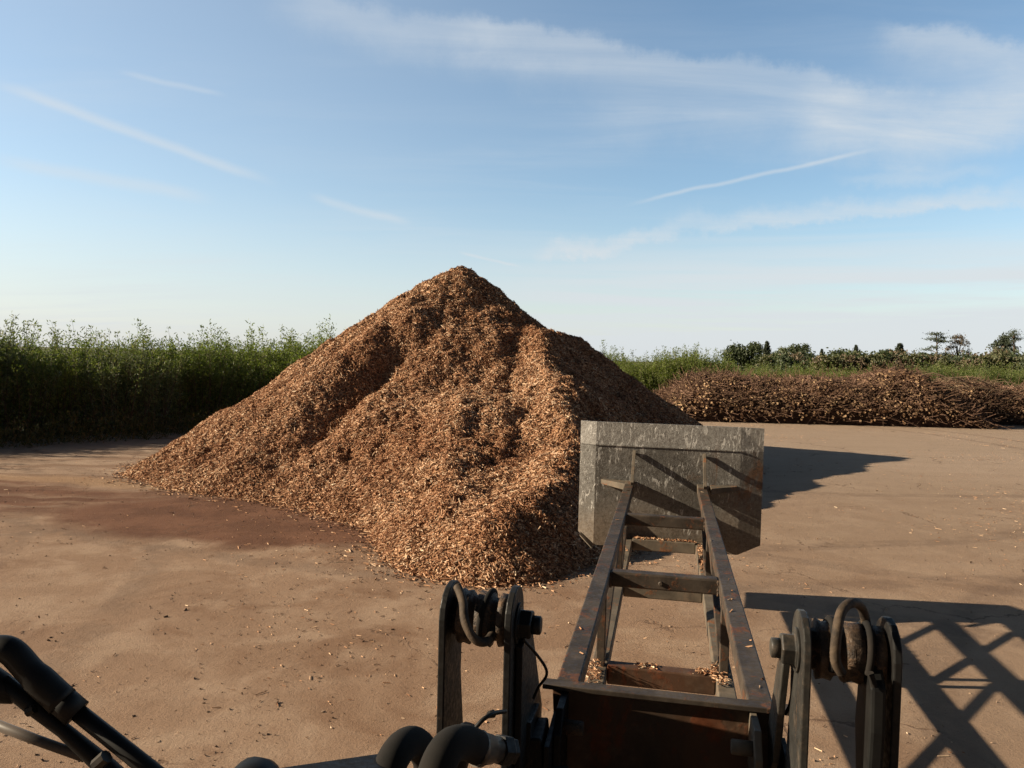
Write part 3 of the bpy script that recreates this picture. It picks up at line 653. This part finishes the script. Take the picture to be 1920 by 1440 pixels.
    hose([Mq(980, 1198, 2.9), Mq(1002, 1222, 2.95), Mq(1022, 1250, 3.0), Mq(1024, 1268, 3.05), Mq(1010, 1288, 3.1), Mq(1000, 1310, 3.1)], .006, M['black'])
    hose([Mq(886, 1372, 2.3), Mq(905, 1350, 2.32), Mq(925, 1338, 2.36), Mq(948, 1334, 2.45)], .007, M['black'])
    bd(MB().lathe(Mq(893, 1345, 2.34), tuple(Mq(945, 1334, 2.44) - Mq(893, 1345, 2.34)), [(.055, .011), (.075, .013), (.078, .008)], 10), 'hose_clip', M['black'])
    for k, (rr0, dz) in enumerate(((.60, .0), (.72, .0))):       # hose wrapped round the right boss
        hose([Q(rr0 + .01 * math.sin(t), ub + .108 * math.cos(t) , zb + .108 * math.sin(t) + dz) for t in [x * .45 - 1.0 for x in range(11)]], .012, M['rubber'], rib=.06, n=5)
    for k, (rr0, dz) in enumerate(((-.665, .0),)):
        hose([Q(rr0 + .012 * math.sin(t * 1.3), ub + .106 * math.cos(t), zb + .106 * math.sin(t) + dz) for t in [x * .45 - .6 for x in range(11)]], .011, M['hosebrown'] if k == 1 else M['rubber'], rib=.05, n=5)
    hose([Mq(1632, 1262, 2.78), Mq(1640, 1300, 2.80), Mq(1632, 1360, 2.82), Mq(1626, 1440, 2.84)], .011, M['rubber'])
    hose([Mq(1472, 1210, 3.1), Mq(1488, 1262, 3.08), Mq(1482, 1318, 3.1), Mq(1472, 1338, 3.12)], .007, M['rubber'])
    # two fat suction hoses bending over towards the left arm
    hose([Mq(700, 1600, 1.85), Mq(722, 1470, 1.9), Mq(745, 1410, 1.98), Mq(775, 1392, 2.08), Mq(800, 1420, 2.15), Mq(805, 1470, 2.2)], .044, M['rubber'], rib=0, seg=24)
    hose([Mq(790, 1600, 1.75), Mq(812, 1465, 1.78), Mq(838, 1405, 1.84), Mq(870, 1392, 1.92), Mq(900, 1404, 2.0)], .044, M['rubber'], rib=0, seg=24)
    ax = tuple(Mq(980, 1408, 2.10) - Mq(890, 1402, 1.98))
    ft = bd(MB().lathe(Mq(893, 1403, 1.98), ax, [(0, .046), (.015, .047), (.017, .042), (.05, .038), (.055, .034), (.08, .034)], 24), 'hose_fitting', M['fitting'])
    bd(MB().lathe(Mq(893, 1403, 1.98), ax, [(.078, .042), (.11, .042), (.115, .036), (.13, .036)], 6), 'hose_fitting_nut', M['link'], .002, ft)
    bd(MB().lathe(Mq(876, 1378, 2.3), (.3, .2, 1), [(-.2, .03), (-.02, .032), (0, .036), (.02, .034), (.032, .022)], 16), 'hose_adapter', M['link'])
    # work lamp housing and hood edge at the bottom of the view
    bd(MB().lathe(Mq(468, 1486, 1.7), vF, [(-.05, .055), (-.03, .07), (.04, .07), (.08, .045)], 20), 'work_lamp', M['black'])
    bd(MB().bar(Mq(520, 1475, 1.7), Mq(740, 1440, 1.95), .10, .05), 'hood_edge', M['link'], .01)
    # windscreen wiper at the lower left
    wp = MB(); w = lambda px, py, d=.9: at(px, py, d)
    wp.tube(smooth_path([w(-60, 1222), w(-10, 1216), w(22, 1222), w(60, 1262), w(118, 1316)], 5), [.0155] * 16 + [.0172] * 4 + [.0178], 16)
    wp.tube([w(110, 1308), w(145, 1338)], .0165, 16)
    wp.tube([w(134, 1326), w(310, 1466), w(420, 1560)], [.0098, .0105, .011], 12)
    arm = bd(wp, 'wiper_arm', M['black'])
    bd(MB().tube([w(-50, 1262), w(0, 1292), w(30, 1308)], [.02, .018, .008], 12), 'wiper_hinge', M['black'], 0, arm)
    bd(MB().tube([w(5, 1278), w(60, 1322), w(120, 1370), w(200, 1440), w(300, 1530)], [.010, .010, .0085, .0115, .012], 12), 'wiper_link', M['black'], 0, arm)
    bd(MB().tube([w(-30, 1350), w(70, 1388), w(160, 1420)], [.006, .0058, .0058], 10), 'wiper_rod', M['greyrod'], 0, arm)
    bd(MB().tube([w(52, 1335, .89), w(66, 1328, .89)], .006, 8), 'wiper_bolt', M['black'], 0, arm)
    bd(MB().tube([w(180, 1436, .88), w(200, 1418, .88)], .008, 8), 'wiper_clip', M['fitting'], 0, arm)
    bd(MB().bar(w(-60, 1660, .9), w(560, 1600, .9), .06, .05), 'scuttle', M['link'], .005)
    return T
build_loader()

# ------------------------------------------------------------------ vegetation
def leaves_geo(C, A, Lf, Wf, rg):
    """narrow folded leaves (two facets each)"""
    n = len(C); a, b, c = frames(A, rg.normal(size=(n, 3))); Lf = Lf[:, None]; Wf = Wf[:, None]
    V = np.stack([C, C + a * Lf * .5 + b * Wf / 2 + c * Wf * .25, C + a * Lf, C + a * Lf * .5 - b * Wf / 2 + c * Wf * .25], 1).reshape(-1, 3)
    return V, (np.array([0, 1, 2, 3])[None] + 4 * np.arange(n)[:, None])
def join(parts):
    Vs, Fs, o = [], [], 0
    for V, F_ in parts: Vs.append(V); Fs.append(F_ + o); o += len(V)
    return np.concatenate(Vs), np.concatenate(Fs)
def stems_geo(P0, P1, P2, r0, r1, seg=4):
    """many 3-ring stems"""
    parts = []; n = len(P0); t = P2 - P0; a, b, c = frames(t, np.tile([.31, .91, .1], (n, 1)))
    rings = [(P0, r0), (P1, (r0 + r1) / 2), (P2, r1)]; V = []
    for p, r in rings:
        for k in range(seg):
            th = 2 * math.pi * k / seg; V.append(p + (b * math.cos(th) + c * math.sin(th)) * np.asarray(r).reshape(-1, 1))
    V = np.stack(V, 1).reshape(-1, 3); f = []
    for j in range(2):
        for k in range(seg): f.append([j * seg + k, j * seg + (k + 1) % seg, (j + 1) * seg + (k + 1) % seg, (j + 1) * seg + k])
    f = np.array(f); return V, (f[None] + 3 * seg * np.arange(n)[:, None, None]).reshape(-1, 4)
def quadmesh(name, V, F_): return np_mesh(name, V, np.full(len(F_), 4), F_.ravel())

def willow_meshes(seed, H=3.4, nst=44, rad=1.0, per=120, lf=.13):
    rg = np.random.default_rng(seed)
    a = rg.uniform(0, 6.28, nst); r = rad * np.sqrt(rg.random(nst)); base = np.stack([r * np.cos(a) * .7, r * np.sin(a) * .7, np.zeros(nst)], 1)
    h = H * np.where(rg.random(nst) < .2, rg.uniform(.86, 1.12, nst), rg.uniform(.6, .9, nst)) * (1 - .12 * (r / rad)); lean = r * .6 + rg.normal(0, .22, nst)
    top = base + np.stack([np.cos(a) * lean, np.sin(a) * lean, h], 1); midp = base * .5 + top * .5 + rg.normal(0, .05, (nst, 3)) * [1, 1, 0]
    SV, SF = stems_geo(base, midp, top, np.full(nst, .017), np.full(nst, .003))
    t = rg.beta(1.3, 1.0, (nst, per)) * .90 + .10; t[:, 0] = 1
    C = (base[:, None] * (1 - t)[..., None] ** 2 + 2 * (midp[:, None] * 2 - (base + top)[:, None] / 2) * (t * (1 - t))[..., None] + top[:, None] * (t ** 2)[..., None])
    spread = (.27 * (1.12 - t) + .03)[..., None]
    C = C + rg.normal(size=C.shape) * spread * [1, 1, .5]
    A = rg.normal(size=C.shape) * [1, 1, .5] + [0, 0, .9]
    C = C.reshape(-1, 3); A = A.reshape(-1, 3); k = C[:, 2] > .05; C, A = C[k], A[k]
    LV, LF = leaves_geo(C, A, rg.uniform(.6, 1.25, len(C)) * lf, rg.uniform(.028, .048, len(C)) * lf / .13, rg)
    return quadmesh('stems', SV, SF), quadmesh('foliage', LV, LF)
def place(meshes, mats, x, y, s, rz, name, label, cat, group, zs=1.):
    o = empty(name, (x, y, 0), label, cat, group); o.rotation_euler.z = rz; o.scale = (s, s, s * zs)
    for me, m, nm in zip(meshes, mats, ('stems', 'foliage') if cat == 'willow shrub' else ('trunk', 'crown')):
        p = bpy.data.objects.new(nm, me); COL.objects.link(p); p.parent = o
        if not me.materials: me.materials.append(m)
        p.material_slots[0].link = 'OBJECT'; p.material_slots[0].material = m
    return o
WM = [willow_meshes(20 + i, rad=1.0 + .25 * (i % 3)) for i in range(6)]
rw = random.Random(8)
def along(pts, s):
    acc = 0
    for a, b in zip(pts[:-1], pts[1:]):
        l = math.dist(a, b)
        if s <= acc + l or (b is pts[-1]): t = (s - acc) / l; return a[0] + (b[0] - a[0]) * t, a[1] + (b[1] - a[1]) * t, (b[0] - a[0]) / l, (b[1] - a[1]) / l
        acc += l
total = sum(math.dist(a, b) for a, b in zip(HEDGE[:-1], HEDGE[1:]))
HK = [(-200, 3.3), (-60, 3.3), (15, 3.35), (62, 3.05), (90, 2.95), (130, 3.05), (165, 3.0), (235, 3.3), (300, 3.05), (350, 3.2), (420, 3.15), (500, 3.05), (600, 3.15), (700, 3.2), (1160, 3.0), (1300, 3.7), (2000, 3.3)]
i = 0; s = 6.
while s < total:
    for row in range(3):
        x, y, tx, ty = along(HEDGE, min(s, total - .01)); off = .75 + row * 1.15 + rw.uniform(-.25, .25)
        x2, y2 = x - ty * off + tx * rw.uniform(-.3, .3), y + tx * off + ty * rw.uniform(-.3, .3)
        px = 960 + 1440 * x2 / y2 if y2 > 4 else -300
        hh = np.interp(px, [k[0] for k in HK], [k[1] for k in HK]) * (rw.uniform(.92, 1.16) if row == 0 else rw.uniform(1.1, 1.38)) * (1 + .30 * float(fbm(np.array([s * .33]), np.array([row * .8]), 3)[0]))
        grey = (40 < px < 290 and rw.random() < .6) or px < 20
        m = M['willowgrey'] if grey else (M['willow'] if rw.random() < .75 else M['willowbr'])
        lab = 'grey-green willow shrub in the dark hedge left of the wood chip heap' if grey else 'leafy green willow shrub in the dark hedge left of the wood chip heap'
        place(WM[rw.randrange(6)], (M['bark'], m), x2, y2, hh / 3.4, rw.uniform(0, 6.28), 'willow_shrub', lab, 'willow shrub', 'willow shrubs of the left hedge')
        i += 1
    s += 1.35
# bright willow thicket right of the heap
for k in range(46):
    px = 1150 + (k % 23) * 9.0 + rw.uniform(-5, 5); Y = 46.5 + (k // 23) * 1.5 + rw.uniform(-.4, .4)
    topy = np.interp(px, [1150, 1180, 1215, 1250, 1300, 1335, 1360], [684, 678, 671, 661, 648, 664, 684]) + rw.uniform(-3, 6)
    p = at(px, topy, Y)
    place(WM[rw.randrange(6)], (M['bark'], M['willowbr']), p[0], Y, p[2] / 3.4, rw.uniform(0, 6.28), 'willow_shrub', 'bright green willow shrub in the thicket right of the heap', 'willow shrub', 'willow shrubs of the right thicket')
# low willow row behind the brushwood
for k in range(84):
    px = 1345 + k * 7.6 + rw.uniform(-4, 4); Y = 52 + (k % 3) * 2.2
    topy = np.interp(px, [1345, 1400, 1450, 1540, 1600, 1680, 1720, 1800, 1880, 1990], [682, 683, 679, 680, 688, 688, 680, 678, 684, 680]) + rw.uniform(-3, 6)
    p = at(px, topy, Y)
    place(WM[rw.randrange(6)], (M['bark'], M['willowbr'] if rw.random() < .6 else M['willow']), p[0], Y, p[2] / 3.4, rw.uniform(0, 6.28), 'willow_shrub', 'low yellow-green willow shrub behind the brushwood pile', 'willow shrub', 'low willow shrubs behind the brushwood')

# weeds along the foot of the hedge
def weeds():
    rg = np.random.default_rng(3); n = 70000; s = rg.uniform(4, total, n); C = []
    for q in s:
        x, y, tx, ty = along(HEDGE, min(q, total - .01)); o = rg.uniform(-2.6, 1.2); C.append((x - ty * o, y + tx * o, 0))
    C = np.array(C); C[:, 2] = rg.random(n) ** 1.6 * np.clip(.55 + 1.6 * fbm(C[:, 0] * .8, C[:, 1] * .8, 3), .08, 1.2); A = rg.normal(size=(n, 3)) * [1, 1, .4] + [0, 0, 1.3]
    V, F_ = leaves_geo(C, A, rg.uniform(.06, .2, n), rg.uniform(.02, .05, n), rg)
    tag(link_mesh('weeds', quadmesh('weeds', V, F_), M['weed']), 'weeds and dead stalks along the foot of the left hedge', 'weeds', kind='stuff')
    n = 24000; x = rg.uniform(6, 42, n); y = 44.5 + rg.random(n) * 6 + fbm(x * .3, x * .1, 2) * 2
    C = np.stack([x, y, rg.random(n) * 1.3 * (.9 + fbm(x, y, 3))], 1); A = rg.normal(size=(n, 3)) * [1, 1, .4] + [0, 0, 1.5]
    V, F_ = leaves_geo(C, A, rg.uniform(.15, .45, n), rg.uniform(.03, .06, n), rg)
    tag(link_mesh('tall_grass', quadmesh('tall_grass', V, F_), M['willow']), 'tall rough grass growing behind the brushwood pile', 'tall grass', kind='stuff')
weeds()

# far trees -------------------------------------------------------------
def tree_mesh(kind, seed, H, Wd):
    """trunk mesh and crown mesh, base at origin"""
    rg = np.random.default_rng(seed); tr = MB(); segs = []
    if kind in ('round', 'dense', 'airy', 'bush'):
        h0 = {'round': .28, 'dense': .12, 'airy': .2, 'bush': .03}[kind] * H
        tr.tube([(0, 0, 0), (.02 * H, 0, H * .3), (0, .02 * H, H * .75)], [H * .028, H * .02, H * .006], 8)
        cen = []
        nc = {'round': 34, 'dense': 46, 'airy': 60, 'bush': 30}[kind]
        for k in range(nc):
            t = rg.random(); a = rg.uniform(0, 6.28); z = h0 + (H - h0) * (.08 + .86 * t)
            pr = math.sqrt(max(.05, 1 - abs(2 * (t ** .85) - .95) ** 2.2)); r = Wd / 2 * pr * rg.uniform(.45, .95)
            p = np.array([r * math.cos(a), r * math.sin(a), z]); cen.append((p, Wd * rg.uniform(.09, .17) * (.6 if kind == 'airy' else 1)))
            if k % 3 == 0: tr.tube([(0, 0, max(h0 * .8, z * .55)), tuple(p * [.5, .5, 1] * [1, 1, .85]), tuple(p)], [H * .009, H * .006, H * .002], 5)
        per = {'round': 90, 'dense': 90, 'airy': 34, 'bush': 70}[kind]; ls = Wd * (.075 if kind != 'airy' else .05)
        C = np.concatenate([c_ + rg.normal(size=(per, 3)) * q * [.62, .62, .5] for c_, q in cen])
    elif kind == 'spruce':
        tr.tube([(0, 0, 0), (0, 0, H * .97)], [H * .022, H * .003], 7); C = []
        for k in range(60):
            t = (k / 60) ** .9; z = H * (.06 + .9 * t); rr_ = Wd * .8 * (1 - t) ** .95 * rg.uniform(.6, 1.1) + .03
            for q in range(12):
                a = rg.uniform(0, 6.28); s_ = rg.random(16)[:, None]
                C.append(np.array([[math.cos(a), math.sin(a), -.25]]) * rr_ * s_ + [0, 0, z] + rg.normal(size=(16, 3)) * Wd * .025)
        C = np.concatenate(C); ls = Wd * .055
    else:                                                    # pine: bare stem with flat separate tiers
        tr.tube([(0, 0, 0), (.02 * H, 0, H * .5), (-.01 * H, 0, H * .95)], [H * .022, H * .015, H * .006], 8); C = []
        for k in range(15):
            z = H * rg.uniform(.38, .97); a = rg.uniform(0, 6.28); r = Wd / 2 * rg.uniform(.35, 1) * (1.05 - .5 * abs(z / H - .62) * 2)
            p = np.array([r * math.cos(a), r * math.sin(a), z]); tr.tube([(0, 0, z - .06 * H), tuple(p * [.5, .5, 1]), tuple(p)], [H * .008, H * .006, H * .003], 5)
            C.append(p * [.8, .8, 1] + rg.normal(size=(110, 3)) * [Wd * .13, Wd * .13, H * .014])
        C.append(np.array([0, 0, H * .97]) + rg.normal(size=(120, 3)) * [Wd * .12, Wd * .12, H * .015]); C = np.concatenate(C); ls = Wd * .05
    n = len(C); V, F_ = leaves_geo(C, rg.normal(size=(n, 3)), rg.uniform(.7, 1.4, n) * ls, rg.uniform(.5, .9, n) * ls, rg)
    me = bpy.data.meshes.new('trunk'); bmesh.ops.recalc_face_normals(tr.bm, faces=tr.bm.faces[:]); tr.bm.to_mesh(me); tr.bm.free()
    return me, quadmesh('crown', V, F_)
FT = [  # kind, px centre, top px, width px, depth, leaf, label
    ('round', 1381, 657, 40, 130, 'oak', 'round dark broadleaf tree, first of the far trees from the left'),
    ('dense', 1414, 651, 34, 128, 'mid', 'tall dense green tree between the round broadleaf and the dark spruce'),
    ('spruce', 1438, 645, 26, 125, 'conif', 'dark pointed spruce close beside the tall dense green tree'),
    ('dense', 1466, 658, 26, 140, 'pale', 'pale green tree just right of the dark pointed spruce'),
    ('dense', 1492, 654, 34, 138, 'mid', 'mid green rounded tree between pale tree and broad dark tree'),
    ('dense', 1510, 651, 22, 136, 'oak', 'dark rounded tree at the right end of the left tree group'),
    ('spruce', 1541, 658, 17, 150, 'conif', 'small lone conifer standing right of the left tree group'),
    ('dense', 1580, 665, 22, 150, 'scrub', 'small brownish tree left of the slim spruce in the far scrub'),
    ('spruce', 1605, 651, 20, 150, 'conif', 'slim pointed spruce rising from the middle of the far scrub'),
    ('spruce', 1645, 664, 12, 155, 'conif', 'tiny conifer above the peak of the brushwood pile'),
    ('dense', 1666, 660, 24, 150, 'mid', 'green rounded tree behind the peak of the brushwood pile'),
    ('spruce', 1687, 650, 36, 148, 'conif', 'broad dark conifer right of the brushwood peak'),
    ('pine', 1757, 632, 34, 130, 'pineneedle', 'tall pine with open flat branches beside the airy brown tree'),
    ('airy', 1797, 633, 34, 130, 'brownleaf', 'airy brown tree standing alone right of the tall open pine'),
    ('dense', 1882, 637, 34, 120, 'conif', 'dark dense tree left of the slender pine at right edge'),
    ('pine', 1902, 627, 22, 118, 'pineneedle', 'slender pine at the right edge of the photo'),
    ('bush', 1868, 662, 36, 112, 'brownleaf', 'brown bushy tree under the dark dense tree at right'),
    ('dense', 1730, 668, 26, 140, 'scrub', 'low brownish tree at the foot of the tall open pine'),
]
for k, (kind, px, ty, wpx, Y, mt, lab) in enumerate(FT):
    p = at(px, ty, Y); H = p[2] * 1.1; Wd = wpx / 1440 * Y * 1.5
    place(tree_mesh(kind, 100 + k, H, Wd), (M['bark'], M[mt]), p[0], Y, 1, 0, {'spruce': 'spruce_tree', 'pine': 'pine_tree'}.get(kind, 'broadleaf_tree'), lab, 'tree', 'far trees beyond the field')
SM = [tree_mesh('bush', 300 + k, 3.6, 3.8) for k in range(4)]
rs = random.Random(77)
for k in range(64):
    px = 1440 + k * 8.2 + rs.uniform(-5, 5); Y = 92 + rs.uniform(0, 26)
    ty = np.interp(px, [1440, 1540, 1580, 1650, 1700, 1740, 1800, 1860, 1960], [674, 671, 665, 664, 663, 668, 674, 668, 672]) + rs.uniform(-9, 6); p = at(px, ty, Y)
    place(SM[k % 4], (M['bark'], M[rs.choice(['scrub', 'mid', 'scrub', 'mid', 'oak', 'brownleaf'])]), p[0], Y, p[2] / 3.6, rs.uniform(0, 6), 'scrub_bush', 'bush in the belt of scrub in front of the far trees', 'bush', 'bushes of the far scrub belt')

# ------------------------------------------------------------------ brushwood piles
def brushwood(name, label, x0, x1, yc, half, hprof, n, seed, gapdark=False):
    rg = np.random.default_rng(seed)
    def hf(x, y):
        t = np.clip(1 - ((y - yc(x)) / half) ** 2, 0, 1) ** .5
        endt = np.clip((x - x0) / 3.0, 0, 1) ** .6 * np.clip((x1 - x) / 3.0, 0, 1) ** .6
        return hprof(x) * t * endt * (1 + .5 * fbm(x * .7 + seed, y * .7, 4))
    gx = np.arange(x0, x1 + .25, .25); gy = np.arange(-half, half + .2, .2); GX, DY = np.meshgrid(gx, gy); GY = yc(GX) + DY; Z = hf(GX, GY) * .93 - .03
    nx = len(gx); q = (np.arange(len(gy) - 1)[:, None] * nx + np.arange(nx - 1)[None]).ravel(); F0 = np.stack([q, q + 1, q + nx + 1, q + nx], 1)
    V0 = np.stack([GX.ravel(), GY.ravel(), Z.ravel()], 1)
    x = rg.uniform(x0, x1, n); dy = rg.uniform(-1, .55, n) * half; y = yc(x) + dy; z = hf(x, y) + rg.normal(0, .05, n)
    k = z > .03; x, y, z = x[k], y[k], z[k]; n = len(x)
    logs = rg.random(n) < .5
    L = np.where(logs, rg.uniform(.4, 1.0, n), rg.uniform(.5, 1.9, n)); r = np.where(logs, rg.uniform(.03, .068, n), rg.uniform(.006, .014, n))
    A = np.where(logs[:, None], rg.normal(size=(n, 3)) * [.34, .15, .22] + [-.25, -1, .05], rg.normal(size=(n, 3)) * [1, .6, .35])
    a, b, c = frames(A, rg.normal(size=(n, 3))); C = np.stack([x, y, np.maximum(z, .06)], 1)
    P0 = C - a * L[:, None] * np.where(logs, .85, .5)[:, None]; P2 = C + a * L[:, None] * np.where(logs, .12, .5)[:, None]
    P0[:, 2] = np.maximum(P0[:, 2], .03); P2[:, 2] = np.maximum(P2[:, 2], .03); seg = 6; V = []
    for p, q_ in ((P0, .9), (P2, 1.)):
        for s_ in range(seg): th = 2 * math.pi * s_ / seg; V.append(p + (b * math.cos(th) + c * math.sin(th)) * (r * q_)[:, None])
    V = np.stack(V, 1).reshape(-1, 3); side = [[s_, (s_ + 1) % seg, seg + (s_ + 1) % seg, seg + s_] for s_ in range(seg)]
    idx = np.concatenate([np.array(side).ravel(), np.arange(seg)[::-1], np.arange(seg, 2 * seg)]); npf = np.array([4] * seg + [seg, seg]); mi = np.array([1] * seg + [2, 2])
    I = (idx[None] + 2 * seg * np.arange(n)[:, None]).ravel() + len(V0)
    me = np_mesh(name, np.concatenate([V0, V]), np.concatenate([np.full(len(F0), 4), np.tile(npf, n)]), np.concatenate([F0.ravel(), I]), np.concatenate([np.zeros(len(F0)), np.tile(mi, n)]))
    tag(link_mesh(name, me, [M['brushcore'], M['stick'], M['cutend']]), label, 'brushwood pile', 'brushwood piles', 'stuff')
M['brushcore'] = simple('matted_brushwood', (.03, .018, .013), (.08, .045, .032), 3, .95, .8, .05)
M['cutend'] = simple('sawn_wood_end', (.30, .17, .09), (.60, .42, .25), 1.5, .8, .1, .002)
yb = lambda x: 41.2 - np.clip((x - 14) * .02, 0, 1) + 0 * x
hp = lambda x: np.interp(x, [7, 9, 11, 14, 17, 19.2, 20.6, 22, 25, 28], [1.7, 2.05, 2.1, 2.1, 2.15, 2.3, 2.55, 2.3, 2.0, 1.3])
brushwood('brushwood_pile', 'long low pile of tangled cut branches and log ends across the yard', 7.0, 24.2, yb, 2.9, hp, 15000, 1)
brushwood('brushwood_pile', 'looser pile of pale twisted branches at the right edge', 22.5, 34, lambda x: 43.8 + 0 * x, 2.8, lambda x: np.interp(x, [22, 25, 28, 34], [2.2, 2.3, 1.8, 1.5]), 8000, 2)
def long_branches():
    """long pale bent branches thrown on top of the piles"""
    rl = random.Random(12); mb = MB()
    for k in range(110):
        x = rl.uniform(20.5, 30); y = 43 + rl.uniform(-1.6, 1.2); z = float(np.interp(x, [20, 22, 25, 28, 31], [2.5, 2.35, 2.3, 1.9, 1.6])) + rl.uniform(-.5, .15); L_ = rl.uniform(1, 3.2); a = rl.uniform(-.5, .5) + (math.pi if rl.random() < .5 else 0)
        p = [(x + math.cos(a) * L_ * t, y + math.sin(a) * L_ * t, z + .35 * math.sin(t * 3) * rl.uniform(-.4, 1) - t * .25) for t in (0, .33, .66, 1)]
        mb.tube(smooth_path(p, 3), rl.uniform(.012, .03), 5)
    o = mb.build('long_branches', M['palestick']); tag(o, 'long pale bent branches lying on top of the right-hand brushwood', 'branches', kind='stuff')
M['palestick'] = simple('pale_stripped_branch', (.16, .115, .075), (.34, .25, .165), 1.2, .8, .2, .005)
long_branches()
